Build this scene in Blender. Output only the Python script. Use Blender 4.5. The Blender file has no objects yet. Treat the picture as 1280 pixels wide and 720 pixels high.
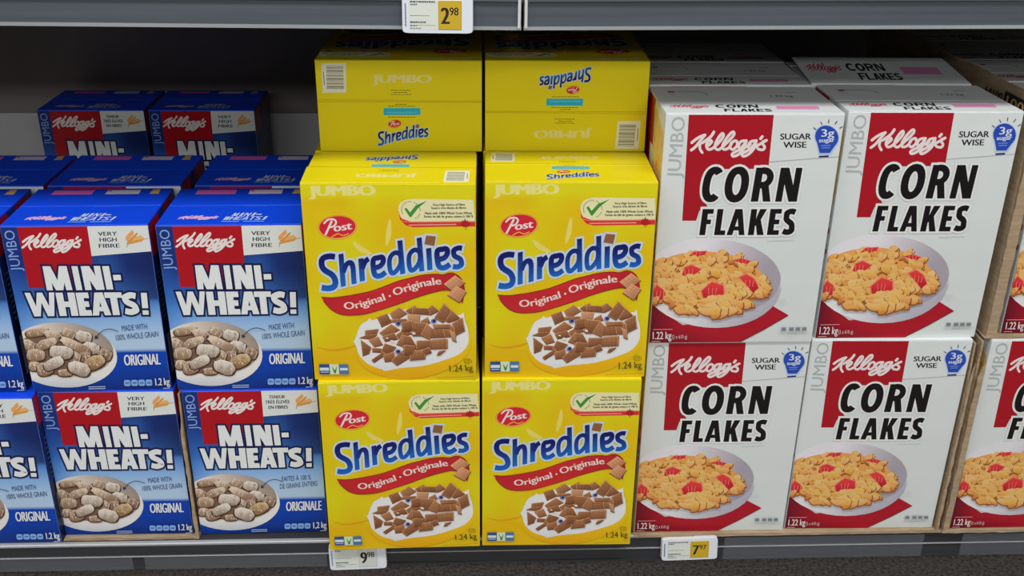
import bpy, bmesh, math, random
import numpy as np
from mathutils import Vector, Matrix
from mathutils.geometry import tessellate_polygon
sc = bpy.context.scene
COL = sc.collection
R = math.radians

# ------------------------------------------------------------------ colour
KEY = 0.63                                   # photographed white -> print albedo
def lin(c):
    o = []
    for x in c[:3]:
        x = max(0, min(255, x)) / 255
        x = x / 12.92 if x <= .04045 else ((x + .055) / 1.055) ** 2.4
        o.append(x)
    return o
def alb(c):
    q = [x / KEY for x in lin(c)]; m = max(q); f = min(1, .87 / m) if m else 1
    return tuple(x * f for x in q) + (1.0,)
def mixc(a, b, t):
    t = max(0, min(1, t))
    return tuple(a[i] + (b[i] - a[i]) * t for i in range(3))

# ------------------------------------------------------------------ materials
def principled(name):
    m = bpy.data.materials.new(name); m.use_nodes = True
    return m, m.node_tree.nodes, m.node_tree.links, m.node_tree.nodes['Principled BSDF']
def print_material(name, rough=.38, spec=.28, bump=.04):
    m, n, l, b = principled(name)
    at = n.new('ShaderNodeAttribute'); at.attribute_name = 'print'
    l.new(at.outputs['Color'], b.inputs['Base Color'])
    tc = n.new('ShaderNodeTexCoord'); no = n.new('ShaderNodeTexNoise'); no.inputs['Scale'].default_value = 9
    mr = n.new('ShaderNodeMapRange'); mr.inputs['To Min'].default_value = rough - .05; mr.inputs['To Max'].default_value = rough + .08
    l.new(tc.outputs['Object'], no.inputs['Vector']); l.new(no.outputs['Fac'], mr.inputs['Value'])
    l.new(mr.outputs['Result'], b.inputs['Roughness'])
    n2 = n.new('ShaderNodeTexNoise'); n2.inputs['Scale'].default_value = 14; n2.inputs['Detail'].default_value = 2
    bu = n.new('ShaderNodeBump'); bu.inputs['Strength'].default_value = bump * 4; bu.inputs['Distance'].default_value = .01
    l.new(tc.outputs['Object'], n2.inputs['Vector']); l.new(n2.outputs['Fac'], bu.inputs['Height'])
    l.new(bu.outputs['Normal'], b.inputs['Normal'])
    b.inputs['Specular IOR Level'].default_value = spec
    return m
def noise_mat(name, c1, c2, scale=20, rough=.5, metal=0., stretch=(1, 1, 1), bump=.05, spec=.5, detail=4):
    m, n, l, b = principled(name)
    tc = n.new('ShaderNodeTexCoord'); mp = n.new('ShaderNodeMapping'); mp.inputs['Scale'].default_value = stretch
    no = n.new('ShaderNodeTexNoise'); no.inputs['Scale'].default_value = scale; no.inputs['Detail'].default_value = detail
    cr = n.new('ShaderNodeValToRGB')
    cr.color_ramp.elements[0].color = (*c1, 1); cr.color_ramp.elements[1].color = (*c2, 1)
    cr.color_ramp.elements[0].position = .3; cr.color_ramp.elements[1].position = .7
    l.new(tc.outputs['Object'], mp.inputs['Vector']); l.new(mp.outputs['Vector'], no.inputs['Vector'])
    l.new(no.outputs['Fac'], cr.inputs['Fac']); l.new(cr.outputs['Color'], b.inputs['Base Color'])
    bu = n.new('ShaderNodeBump'); bu.inputs['Strength'].default_value = bump; bu.inputs['Distance'].default_value = .01
    l.new(no.outputs['Fac'], bu.inputs['Height']); l.new(bu.outputs['Normal'], b.inputs['Normal'])
    b.inputs['Roughness'].default_value = rough; b.inputs['Metallic'].default_value = metal
    b.inputs['Specular IOR Level'].default_value = spec
    return m
M_PRINT = print_material('printed_carton')
M_TAG = print_material('label_plastic', .45, .4, .0)
M_CARD = noise_mat('corrugated_cardboard', (.36, .26, .16), (.50, .38, .25), 30, .85, stretch=(1, 1, 6), spec=.2)
M_STEEL = noise_mat('grey_painted_steel', (.085, .105, .125), (.12, .145, .17), 6, .42, .25, stretch=(.3, 4, 14))
M_DARK = noise_mat('dark_shelf_steel', (.030, .030, .031), (.042, .042, .043), 5, .55)
M_BACK = noise_mat('back_panel_dark', (.20, .175, .17), (.25, .22, .215), 4, .7)
M_BACK2 = noise_mat('back_panel_grey', (.50, .53, .53), (.6, .63, .63), 4, .6)
M_LIP = noise_mat('bright_shelf_lip', (.36, .38, .4), (.46, .48, .5), 8, .35, .2, stretch=(.3, 3, 3))
M_RAIL = noise_mat('price_rail', (.018, .021, .026), (.03, .034, .04), 10, .4, stretch=(.3, 5, 5))
M_FLOOR = noise_mat('terrazzo_floor', (.09, .078, .07), (.42, .37, .34), 160, .5, detail=6)
M_WHITE = noise_mat('white_plastic', (.68, .69, .70), (.74, .75, .76), 8, .4)
def clear_mat():
    m, n, l, b = principled('clear_plastic_strip')
    b.inputs['Base Color'].default_value = (.55, .6, .68, 1); b.inputs['Roughness'].default_value = .25
    no = n.new('ShaderNodeTexNoise'); no.inputs['Scale'].default_value = 18
    mr = n.new('ShaderNodeMapRange'); mr.inputs['To Min'].default_value = .04; mr.inputs['To Max'].default_value = .09
    l.new(no.outputs['Fac'], mr.inputs['Value']); l.new(mr.outputs['Result'], b.inputs['Alpha'])
    return m
M_CLEAR = clear_mat()

# ------------------------------------------------------------------ text outlines (Blender's built-in font)
_tc = {}
def text_mesh(s):
    if s in _tc: return _tc[s]
    c = bpy.data.curves.new('t', 'FONT'); c.body = s; c.resolution_u = 3
    o = bpy.data.objects.new('t', c); COL.objects.link(o)
    bpy.context.view_layer.update()
    me = bpy.data.meshes.new_from_object(o)
    v = [(p.co.x, p.co.y) for p in me.vertices]
    f = [tuple(p.vertices) for p in me.polygons]
    bpy.data.objects.remove(o); bpy.data.meshes.remove(me); bpy.data.curves.remove(c)
    x0 = min(p[0] for p in v); x1 = max(p[0] for p in v)
    _tc[s] = ([((p[0] - x0) / (x1 - x0), p[1] / CAP) for p in v], f)
    return _tc[s]
CAP = 1.0
CAP = max(p[1] for p in text_mesh('H')[0]); _tc.clear()

def smooth(pts, n=6, closed=False):
    P = [np.array(p, float) for p in pts]; out = []
    m = len(P)
    rng = range(m if closed else m - 1)
    for i in rng:
        if closed: a, b, c, d = P[(i - 1) % m], P[i], P[(i + 1) % m], P[(i + 2) % m]
        else: a, b, c, d = P[max(i - 1, 0)], P[i], P[i + 1], P[min(i + 2, m - 1)]
        for k in range(n):
            t = k / n
            out.append(tuple(.5 * (2 * b + (c - a) * t + (2 * a - 5 * b + 4 * c - d) * t * t + (3 * b - a - 3 * c + d) * t ** 3)))
    if not closed: out.append(tuple(P[-1]))
    return out

# ------------------------------------------------------------------ heavy display letters (unit height, width w, stem s)
def arc(cx, cy, rx, ry, a0, a1, n=16, p=2.0):
    out = []
    for i in range(n + 1):
        a = R(a0 + (a1 - a0) * i / n); c, s_ = math.cos(a), math.sin(a)
        out.append((cx + rx * math.copysign(abs(c) ** (2 / p), c), cy + ry * math.copysign(abs(s_) ** (2 / p), s_)))
    return out
def glyph(ch, w, s):
    t = s * .80; q = lambda *p: ('p', list(p))
    rect = lambda x0, y0, x1, y1: q((x0, y0), (x1, y0), (x1, y1), (x0, y1))
    dg = lambda b0, b1, t0, t1, y0=0., y1=1.: q((b0, y0), (b1, y0), (t1, y1), (t0, y1))
    if ch == 'I': return [rect(0, 0, w, 1)]
    if ch == '-': return [rect(0, 0, w, 1)]
    if ch == '!': return [rect(0, .30, w, 1), rect(0, 0, w, .20)]
    if ch == 'L': return [rect(0, 0, s, 1), rect(s * .9, 0, w, t)]
    if ch == 'F': return [rect(0, 0, s, 1), rect(s * .9, 1 - t, w, 1), rect(s * .9, .42, w * .88, .42 + t)]
    if ch == 'E': return [rect(0, 0, s, 1), rect(s * .9, 1 - t, w, 1), rect(s * .9, .5 - t / 2, w * .92, .5 + t / 2), rect(s * .9, 0, w, t)]
    if ch == 'T': return [rect(0, 1 - t, w, 1), rect(w / 2 - s / 2, 0, w / 2 + s / 2, 1 - t * .9)]
    if ch == 'H': return [rect(0, 0, s, 1), rect(w - s, 0, w, 1), rect(s * .9, .5 - t / 2, w - s * .9, .5 + t / 2)]
    if ch == 'N': return [rect(0, 0, s * .88, 1), rect(w - s * .88, 0, w, 1), dg(w - s * 1.15, w, 0, s * 1.15)]
    if ch == 'M':
        k = s * .82
        return [dg(0, k, w * .03, w * .03 + k * 1.1), dg(w - k, w, w * .97 - k * 1.1, w * .97), dg(w / 2 - s * .5, w / 2 + s * .4, w * .03, w * .03 + s * 1.05),
                dg(w / 2 - s * .4, w / 2 + s * .5, w * .97 - s * 1.05, w * .97)]
    if ch == 'W':
        k = s * .82; a = w * .16; b = w * .62
        return [dg(a, a + k * 1.2, 0, k), dg(a + .05 * w, a + k * 1.2, w / 2 - k * .5, w / 2 + k * .5),
                dg(b, b + k * 1.2, w / 2 - k * .5, w / 2 + k * .5), dg(b + .05 * w, b + k * 1.2, w - k, w)]
    if ch == 'A': return [dg(0, s * .95, w / 2 - s * .6, w / 2 + s * .3), dg(w - s * .95, w, w / 2 - s * .3, w / 2 + s * .6), rect(w * .25, .18, w * .75, .18 + t * .85)]
    if ch == 'K': return [rect(0, 0, s, 1), q((s * .7, .30), (s * .9, .55), (w - s * 1.1, 1), (w + s * .05, 1), (s * 1.5, .42)), q((s * 1.0, .52), (w - s * 1.05, 0), (w + .02, 0), (s * 1.75, .66))]
    if ch == 'R':
        rx = w - s * .5 - s * .2
        return [rect(0, 0, s, 1), ('s', [(s * .8, 1 - t / 2), (w * .45, 1 - t / 2)] + arc(w * .45, .70, w - s * .5 - w * .45, .30 - t / 2, 85, -85, 10) + [(w * .45, .40 + t / 2), (s * .8, .40 + t / 2)], s * .9),
                dg(w - s * .98, w + s * .05, w * .40, w * .40 + s * 1.0, 0, .5)]
    if ch == 'C': return [('s', arc(w * .56, .5, w * .56 - s / 2, .5 - s * .42, 48, 312, 24, 2.3), s)]
    if ch == 'O': return [('c', arc(w / 2, .5, w / 2 - s / 2, .5 - s * .42, 0, 345, 23, 2.2), s)]
    if ch == 'S':
        c = s / 2 * .9
        return [('s', smooth([(w * .93, 1 - c * 1.35), (w * .60, 1 - c), (w * .25, 1 - c * 1.6), (c, .74), (w * .27, .58), (w * .70, .42), (w - c, .25), (w * .75, c * 1.5), (w * .42, c), (w * .06, c * 1.45)], 4), s * .95)]
    if ch == 'h': return [rect(0, 0, s, 1), ('s', smooth([(s * .7, .42), (w * .45, .64), (w * .72, .66), (w - s / 2, .52), (w - s / 2, .2), (w - s / 2, 0)], 4), s)]
    if ch == 'r': return [rect(0, 0, s, .98), ('s', smooth([(s * .6, .52), (s * 1.25, .80), (w * .98, .90)], 4), s)]
    if ch == 'i': return [rect(0, 0, w, 1)]
    if ch == 'e': return [('s', smooth([(w * .18, .47), (w * .62, .52), (w - s * .45, .70), (w * .80, .93 - s * .22), (w * .52, 1 - s * .5), (w * .22, .84), (s * .5, .45), (w * .27, .16), (w * .60, s * .45), (w * .95, .22)], 4), s)]
    if ch == 'd': return [rect(w - s, 0, w, 1), ('c', smooth([(w - s * .7, .58), (w * .5, .66), (w * .22, .54), (s * .5, .30), (w * .22, .09), (w * .45, .10), (w - s * .8, .3)], 4, True), s * .9)]
    return [rect(0, 0, w, 1)]
def expand(pts, d):
    if d == 0: return pts
    n = len(pts); area = sum(pts[i][0] * pts[(i + 1) % n][1] - pts[(i + 1) % n][0] * pts[i][1] for i in range(n))
    sg = 1 if area > 0 else -1; out = []
    for i in range(n):
        a, b, c = (np.array(pts[(i + k) % n], float) for k in (-1, 0, 1))
        e1 = b - a; e2 = c - b; e1 /= np.linalg.norm(e1) + 1e-9; e2 /= np.linalg.norm(e2) + 1e-9
        n1 = np.array([e1[1], -e1[0]]) * sg; n2 = np.array([e2[1], -e2[0]]) * sg
        m = n1 + n2; k = d * 2 / max(m @ m, .45)
        out.append(tuple(b + m * k))
    return out
def ribbon_quads(pts, width, ext=0, closed=False, round_caps=False):
    P = [np.array(p, float) for p in pts]
    if not closed and ext:
        a = P[0] - P[1]; a /= np.linalg.norm(a) + 1e-9; b = P[-1] - P[-2]; b /= np.linalg.norm(b) + 1e-9
        P[0] = P[0] + a * ext; P[-1] = P[-1] + b * ext
    n = len(P); L = []; Rr = []; wf = width if callable(width) else (lambda t: width)
    for i in range(n):
        a = P[(i - 1) % n] if (closed or i > 0) else P[i]; c = P[(i + 1) % n] if (closed or i < n - 1) else P[i]
        t = c - a; t /= np.linalg.norm(t) + 1e-9; nn = np.array([-t[1], t[0]]); h = wf(i / max(1, n - 1)) / 2
        L.append(P[i] + nn * h); Rr.append(P[i] - nn * h)
    out = []
    for i in range(n if closed else n - 1):
        j = (i + 1) % n
        out.append([tuple(Rr[i]), tuple(Rr[j]), tuple(L[j]), tuple(L[i])])
    if round_caps:
        for k, (p, ang) in enumerate(((P[0], P[0] - P[1]), (P[-1], P[-1] - P[-2]))):
            h = wf(0 if k == 0 else 1) / 2; a0 = math.atan2(ang[1], ang[0])
            out.append([tuple(p + h * np.array([math.cos(a0 + a), math.sin(a0 + a)])) for a in np.linspace(-math.pi / 2, math.pi / 2, 7)])
    return out

# ------------------------------------------------------------------ flat print of one carton face
class Art:
    """Printed artwork of one carton face; src coordinates are mapped by a homography to metres on the face."""
    def __init__(s, w, h, corners=None):
        s.w, s.h = w, h; s.faces = []; s.k = 0; s.T = None
        if corners is None: corners = [(0, 0), (w * 1000, 0), (w * 1000, h * 1000), (0, h * 1000)]
        dst = [(0, h), (w, h), (w, 0), (0, 0)]; A = []; b = []
        for (x, y), (u, v) in zip(corners, dst):
            A.append([x, y, 1, 0, 0, 0, -u * x, -u * y]); b.append(u)
            A.append([0, 0, 0, x, y, 1, -v * x, -v * y]); b.append(v)
        s.Hm = np.append(np.linalg.solve(np.array(A, float), np.array(b, float)), 1).reshape(3, 3)
        s.u0, s.v0, s.u1, s.v1 = .0006, .0006, w - .0006, h - .0006
    def H(s, p):
        if s.T: p = s.T(p)
        q = s.Hm @ np.array([p[0], p[1], 1.0]); return (q[0] / q[2], q[1] / q[2])
    def step(s): s.k += 1; return s.k
    def face(s, pts, col, z=None):
        """convex face in src coordinates"""
        if z is None: z = s.step()
        cf = col if callable(col) else (lambda x, y: col)
        P = [(*s.H(p), *cf(*p)) for p in pts]
        for ax, lim, sg in ((0, s.u0, 1), (0, s.u1, -1), (1, s.v0, 1), (1, s.v1, -1)):
            o = []
            for i in range(len(P)):
                a, b = P[i - 1], P[i]; da = (a[ax] - lim) * sg; db = (b[ax] - lim) * sg
                if (da >= 0) != (db >= 0):
                    t = da / (da - db); o.append(tuple(a[k] + (b[k] - a[k]) * t for k in range(5)))
                if db >= 0: o.append(b)
            P = o
            if len(P) < 3: return
        ar = sum(P[i - 1][0] * P[i][1] - P[i][0] * P[i - 1][1] for i in range(len(P)))
        if abs(ar) < 1e-10: return
        if ar < 0: P = P[::-1]
        s.faces.append((P, z))
    def poly(s, pts, col, z=None):
        if z is None: z = s.step()
        tri = tessellate_polygon([[Vector((p[0], p[1], 0)) for p in pts]])
        for t in tri: s.face([pts[i] for i in t], col, z)
    def rect(s, x0, y0, x1, y1, col): s.face([(x0, y0), (x1, y0), (x1, y1), (x0, y1)], col)
    def grid(s, fn, nx, ny):
        """background over the whole face, fn(u fraction, v fraction)"""
        z = s.step(); du = (s.w - .0012) / nx; dv = (s.h - .0012) / ny
        for i in range(nx):
            for j in range(ny):
                P = []
                for a, b in ((0, 0), (1, 0), (1, 1), (0, 1)):
                    u = .0006 + (i + a) * du; v = .0006 + (j + b) * dv
                    P.append((u, v, *fn(u / s.w, v / s.h)))
                s.faces.append((P, z))
    def ell(s, cx, cy, rx, ry, col, rot=0, n=28, rings=1, a0=0, a1=360):
        z = s.step(); c, sn = math.cos(R(rot)), math.sin(R(rot))
        pt = lambda f, a: (cx + f * (rx * math.cos(a) * c - ry * math.sin(a) * sn), cy + f * (rx * math.cos(a) * sn + ry * math.sin(a) * c))
        if rings == 1:
            s.face([pt(1, 2 * math.pi * i / n) for i in range(n)], col, z); return
        for k in range(rings):
            f0, f1 = k / rings, (k + 1) / rings
            for i in range(n):
                a, b = 2 * math.pi * i / n, 2 * math.pi * (i + 1) / n
                P = [pt(f0, a), pt(f1, a), pt(f1, b), pt(f0, b)]
                if k == 0: P = P[1:3] + [(cx, cy)]
                s.face(P, col, z)
    def ribbon(s, pts, width, col, sm=4, caps=True, closed=False):
        if sm: pts = smooth(pts, sm, closed)
        for i, qd in enumerate(ribbon_quads(pts, width, 0, closed, caps and not closed)): s.k += .25; s.face(qd, col, s.k + 1)
        s.k += 1
    def text(s, t, x0, y0, x1, y1, h, col, bold=0, up=None, path=None, lean=0):
        V, F = text_mesh(t)
        if path:
            P = [np.array(p, float) for p in smooth(path, 6)]
            L = [0]
            for i in range(1, len(P)): L.append(L[-1] + np.linalg.norm(P[i] - P[i - 1]))
        def mp(x, y, dx):
            if path:
                d = x * L[-1]; i = 0
                while i < len(P) - 2 and L[i + 1] < d: i += 1
                tt = P[i + 1] - P[i]; tl = np.linalg.norm(tt); e = tt / tl
                b = P[i] + e * (d - L[i])
            else:
                tt = np.array([x1 - x0, y1 - y0], float); e = tt / np.linalg.norm(tt); b = np.array([x0, y0]) + tt * x
            uv = np.array(up, float) if up else np.array([e[1], -e[0]]) * h
            return tuple(b + e * (dx + lean * y * h) + uv * y)
        n = 1 if bold == 0 else 3
        for k in range(n):
            z = s.step(); dx = 0 if n == 1 else (k - 1) * bold * h
            W = [mp(x, y, dx) for x, y in V]
            for f in F: s.face([W[i] for i in f], col, z)
    def glyph(s, ch, bl, br, tl, stem, layers):
        """layers: list of (expand, colour or f(local y))"""
        o = np.array(bl, float); a = np.array(br, float) - o; b = np.array(tl, float) - o
        hh = abs(b[1]); w = np.linalg.norm(a) / hh
        mp = lambda p: tuple(o + a * (p[0] / w) + b * p[1])
        for d, col in layers:
            for pc in glyph(ch, w, stem):
                e = d / hh
                if pc[0] == 'p': fs = [expand(pc[1], e)]
                elif pc[0] == 's': fs = ribbon_quads(pc[1], pc[2] + 2 * e, e)
                else: fs = ribbon_quads(pc[1], pc[2] + 2 * e, 0, True)
                z = s.step(); s.k += len(fs) * .25
                for f in fs:
                    z += .25
                    if callable(col):
                        W = [mp(p) for p in f]; C = {tuple(W[i]): col(f[i][1]) for i in range(len(f))}
                        fn = lambda x, y, C=C: C[(x, y)]
                        P = W
                        s.face(P, fn, z) if len(P) <= 4 else s.poly(P, fn, z)
                    else:
                        W = [mp(p) for p in f]
                        s.face(W, col, z) if len(W) <= 4 or pc[0] != 'p' else s.poly(W, col, z)

    def emit(s, out, frame, clip=None):
        """frame(u,v,z)->xyz ; out: [verts, faces, cols]"""
        V, F, C = out
        for P, z in s.faces:
            if clip:
                for ax, lim, sg in ((0, clip[0], 1), (0, clip[2], -1), (1, clip[1], 1), (1, clip[3], -1)):
                    o = []
                    for i in range(len(P)):
                        a, b = P[i - 1], P[i]; da = (a[ax] - lim) * sg; db = (b[ax] - lim) * sg
                        if (da >= 0) != (db >= 0):
                            t = da / (da - db); o.append(tuple(a[k] + (b[k] - a[k]) * t for k in range(5)))
                        if db >= 0: o.append(b)
                    P = o
                    if len(P) < 3: break
                if len(P) < 3: continue
            n = len(V)
            for p in P: V.append(frame(p[0], p[1], 4e-5 + z * 3e-6))
            F.append(tuple(range(n, n + len(P)))); C.append([alb(p[2:5]) for p in P])

def tscale(src, dst):
    (a, b, c, d), (e, f, g, h) = src, dst
    return lambda p: (e + (p[0] - a) / (c - a) * (g - e), f + (p[1] - b) / (d - b) * (h - f))

def bev_box(out, x0, y0, z0, x1, y1, z1, colfn, r=.0011, seg=2):
    """rounded box into raw lists; colfn(normal) -> 0-255 colour"""
    bm = bmesh.new(); bmesh.ops.create_cube(bm, size=1)
    for v in bm.verts: v.co = Vector(((x0 + x1) / 2 + v.co.x * (x1 - x0), (y0 + y1) / 2 + v.co.y * (y1 - y0), (z0 + z1) / 2 + v.co.z * (z1 - z0)))
    if r: bmesh.ops.bevel(bm, geom=list(bm.edges), offset=r, segments=seg, affect='EDGES', profile=.5)
    bm.normal_update(); V, F, C = out
    for f in bm.faces:
        n = len(V); V += [tuple(v.co) for v in f.verts]; F.append(tuple(range(n, n + len(f.verts)))); c = alb(colfn(f.normal)); C.append([c] * len(f.verts))
    bm.free()
def build(name, out, mat, parent=None, attr=True):
    V, F, C = out
    me = bpy.data.meshes.new(name); me.from_pydata(V, [], F); me.update()
    if attr:
        ca = me.color_attributes.new('print', 'FLOAT_COLOR', 'CORNER')
        flat = [x for c in C for q in c for x in q]
        ca.data.foreach_set('color', flat)
    me.materials.append(mat)
    o = bpy.data.objects.new(name, me); COL.objects.link(o)
    if parent: o.parent = parent
    return o
def tag(o, label=None, cat=None, group=None, kind=None):
    if label: o['label'] = label
    if cat: o['category'] = cat
    if group: o['group'] = group
    if kind: o['kind'] = kind
    return o

# ------------------------------------------------------------------ shared logos
KELL = [[(505, 462), (560, 418), (625, 380), (678, 362)], [(672, 368), (610, 440), (550, 510), (492, 556)],
        [(792, 322), (745, 385), (640, 462)], [(612, 462), (600, 530), (625, 585)],
        [(690, 510), (752, 455), (742, 428), (705, 448), (684, 505), (705, 545), (760, 530),
         (845, 455), (905, 375), (898, 340), (855, 380), (800, 470), (795, 530), (840, 545),
         (930, 470), (1030, 370), (1040, 325), (1005, 335), (930, 420), (885, 500), (900, 545), (960, 525), (1000, 470)],
        [(1050, 432), (1000, 460), (980, 520), (1010, 545), (1065, 500), (1070, 445), (1050, 432)],
        [(1160, 432), (1110, 450), (1085, 500), (1100, 530), (1150, 490), (1188, 430)],
        [(1188, 430), (1150, 530), (1080, 605), (1010, 632), (1000, 600), (1080, 555), (1190, 505), (1235, 475)],
        [(1285, 432), (1235, 450), (1210, 500), (1225, 530), (1275, 490), (1313, 430)],
        [(1313, 430), (1275, 530), (1200, 605), (1135, 632), (1125, 600), (1200, 555), (1300, 505), (1380, 460), (1440, 425)],
        [(1392, 378), (1366, 408)], [(1430, 432), (1395, 445), (1388, 475), (1412, 505), (1390, 545), (1335, 540), (1318, 520)]]
def kelloggs(a, x0, y0, x1, y1, col, w=3.3):
    f = tscale((475, 305, 1444, 650), (x0, y0, x1, y1)); k = (x1 - x0) / 94.2
    for st in KELL: a.ribbon([f(p) for p in st], w * k, col, 4)
def jumbo_v(a, st, en, tl, col, bold=.02):
    up = (tl[0] - st[0], tl[1] - st[1]); a.text('JUMBO', *st, *en, math.hypot(*up), col, bold, up=up)

# ------------------------------------------------------------------ CORN FLAKES
WC, HC, DC = .2468, .35186, .150
def art_corn_front():
    rnd = random.Random(5)
    a = Art(WC, HC, [(1061, 139), (1279, 138), (1218.4, 422.8), (1016.6, 422.8)])
    W = (190, 198, 199); RED = (142, 14, 27)
    a.grid(lambda u, v: mixc((180, 186, 185), (184, 190, 190), v), 4, 6)
    jumbo_v(a, (1071.5, 218), (1083.8, 144), (1055.8, 217.5), (146, 153, 155))
    a.poly([(1088.6, 138.5), (1191.5, 138.5), (1180, 206), (1116, 207), (1100, 214), (1094.5, 232), (1099, 247), (1104, 256), (1092, 258), (1087, 270.3), (1070, 270.3)], RED)
    kelloggs(a, 1086.2, 159.7, 1180.4, 192.8, (222, 212, 212))
    a.ribbon([(1181, 197.8), (1276, 190.2)], .9, (140, 148, 150), 0, False)
    a.text('SUGAR', 1197, 170.3, 1234.3, 169.9, 7.2, (25, 25, 35), .04, lean=.12)
    a.text('WISE', 1200, 180.4, 1228, 180, 7.2, (25, 25, 35), .04, lean=.12)
    B = (32, 62, 150)
    a.ell(1254, 167, 15.4, 15.0, (175, 195, 225), n=32); a.poly([(1240.5, 174), (1267, 175), (1258, 188.5), (1242.5, 188.5)], (175, 195, 225))
    a.ell(1254, 167, 14.2, 14, B, n=32); a.poly([(1241.5, 173), (1266, 174), (1256.5, 186.5), (1244, 186.7)], B)
    a.face([(1243, 190), (1255, 189.3), (1254.6, 191.6), (1242.4, 192)], (25, 30, 90))
    for x0, y0, x1, y1 in ((1238.3, 155.5), (1241.3, 158), (1247.3, 148.3), (1249, 152), (1258, 145.5), (1257.2, 150), (1268, 147.5), (1264.8, 151.3), (1274, 154), (1270, 156.5)) and \
            ((1238.3, 155.5, 1241.6, 158), (1247.5, 148.3, 1249.3, 152), (1258, 145.5, 1257.3, 150), (1268, 147.5, 1265, 151.3), (1274.3, 154, 1270.3, 156.3)):
        a.ribbon([(x0, y0), (x1, y1)], 1.1, (45, 50, 70), 0, False)
    a.text('3g', 1247.5, 166.6, 1263, 166, 9, (215, 222, 232), .04, lean=.12)
    a.text('sugar', 1244.2, 173.6, 1263, 172.8, 5.2, (215, 222, 232), .05, lean=.1)
    a.ribbon([(1246, 177.6), (1258, 177.2)], .8, (120, 145, 205), 0, False); a.ribbon([(1246.5, 180.3), (1257, 180)], .8, (120, 145, 205), 0, False)
    K = (14, 11, 13); word = [
        ('C', (1093.2, 246.6), (1115.8, 246.6), (1103.2, 204.2), .215), ('O', (1120.6, 246.9), (1149.8, 246.9), (1130, 204), .22),
        ('R', (1155.3, 246.4), (1179, 246.4), (1165.2, 204.6), .215), ('N', (1185.2, 246.4), (1211.8, 246.4), (1195.2, 204.6), .215),
        ('F', (1089.1, 287.8), (1102.8, 287.8), (1096.1, 255.6), .225), ('L', (1107.3, 287.8), (1120.4, 287.8), (1114.2, 255.6), .225),
        ('A', (1122.7, 287.8), (1144.6, 287.8), (1129.4, 255.6), .225), ('K', (1148.7, 287.8), (1167.6, 287.8), (1155.4, 255.6), .225),
        ('E', (1172.1, 287.6), (1186.3, 287.6), (1179, 255.4), .225), ('S', (1190.4, 287.6), (1205, 287.6), (1196.6, 255), .225)]
    for d, c in ((2.9, (158, 164, 165)), (2.6, (206, 208, 205)), (0, K)):
        for ch, bl, br, tl, s in word: a.glyph(ch, bl, br, tl, s, [(d, c)])
    a.ribbon([(1172, 295), (1205, 293.6)], .7, (165, 172, 174), 0, False)
    # red mat, bowl, flakes
    a.poly([(1022, 372), (1060, 400), (1110, 396), (1145, 388), (1165.6, 371.9), (1191.7, 388.3), (1160, 406), (1129.4, 422), (1129, 424), (1012, 424)], lambda x, y: mixc((78, 12, 28), (146, 18, 33), (x - 1015) / 45))
    a.ribbon([(1191.7, 388.6), (1160, 406.5), (1129.4, 422)], .9, (80, 20, 30), 0, False)
    a.ell(1101, 347.5, 84.8, 56.5, lambda x, y: mixc((150, 150, 160), (204, 205, 207), ((1150 - x) / 110 if y > 350 else .5) + (392 - y) / 90), 0, 40, 5)
    a.ell(1104, 339.5, 81.6, 47.5, lambda x, y: mixc((196, 194, 200), (142, 136, 145), ((x - 1090) / 95 + (y - 300) / 160)), 2, 40, 5)
    fx, fy, frx, fry = 1096, 346.5, 73.5, 39.5
    pts = []
    while len(pts) < 230:
        x = fx + rnd.uniform(-1, 1) * frx * 1.12; y = fy + rnd.uniform(-1, 1) * fry
        if ((x - fx) / frx) ** 2 + ((y - fy) / fry) ** 2 < .93 or (x < 1060 and 318 < y < 372 and x > 1022): pts.append((x, y))
    pts.sort(key=lambda p: p[1])
    a.ell(fx - 4, fy, frx, fry - 1, (196, 138, 70), 0, 36)
    pal = [(208, 150, 68), (196, 134, 60), (216, 168, 90), (202, 156, 66), (184, 118, 62), (216, 176, 104), (208, 160, 62), (222, 184, 120)]
    def blob(x, y, r, sq, rot, col):
        n = 10; P = []
        ph = rnd.uniform(0, 6.28)
        for i in range(n):
            t = 2 * math.pi * i / n; rr = r * (1 + .22 * math.sin(2 * t + ph) + rnd.uniform(-.2, .2))
            px, py = rr * math.cos(t), rr * sq * math.sin(t); P.append((x + px * math.cos(rot) - py * math.sin(rot), y + px * math.sin(rot) + py * math.cos(rot)))
        a.poly(P, col)
    berries = [[(1072, 316), (1081, 308.5), (1096.5, 307.5), (1094.5, 312), (1077, 316)], [(1063.5, 339), (1068, 328), (1076.5, 324.5), (1088, 330), (1078, 338), (1065.5, 341)],
               [(1086.5, 356.5), (1100, 345.5), (1113.5, 350), (1113.8, 366.5), (1088, 366)], [(1024.5, 361), (1032, 349), (1040, 355.5), (1038, 367), (1024.5, 369)],
               [(1134, 340), (1143.5, 336), (1152.5, 342), (1156.8, 353), (1150, 360), (1144.5, 352)], [(1128, 319), (1139, 316.7), (1150, 320), (1143.5, 324.5)]]
    done = set()
    for x, y in pts:
        for bi, b in enumerate(berries):
            if bi not in done and y > max(p[1] for p in b) - 1:
                done.add(bi); cx = sum(p[0] for p in b) / len(b); cy = sum(p[1] for p in b) / len(b)
                a.poly([(cx + (p[0] - cx) * 1.12, cy + (p[1] - cy) * 1.12) for p in b], (224, 130, 110))
                a.poly(b, lambda px, py, cy=cy: mixc((196, 52, 52), (158, 22, 38), (py - cy + 8) / 16))
                for q in (-.45, 0, .4): a.ribbon([(cx + q * 12, cy - 4), (cx + q * 9 - 1, cy + 4.5)], .9, (228, 120, 105), 0, False)
        skip = any(abs(x - sum(p[0] for p in b) / len(b)) < 8 and abs(y - sum(p[1] for p in b) / len(b)) < 5 and bi in done for bi, b in enumerate(berries))
        if skip: continue
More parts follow.
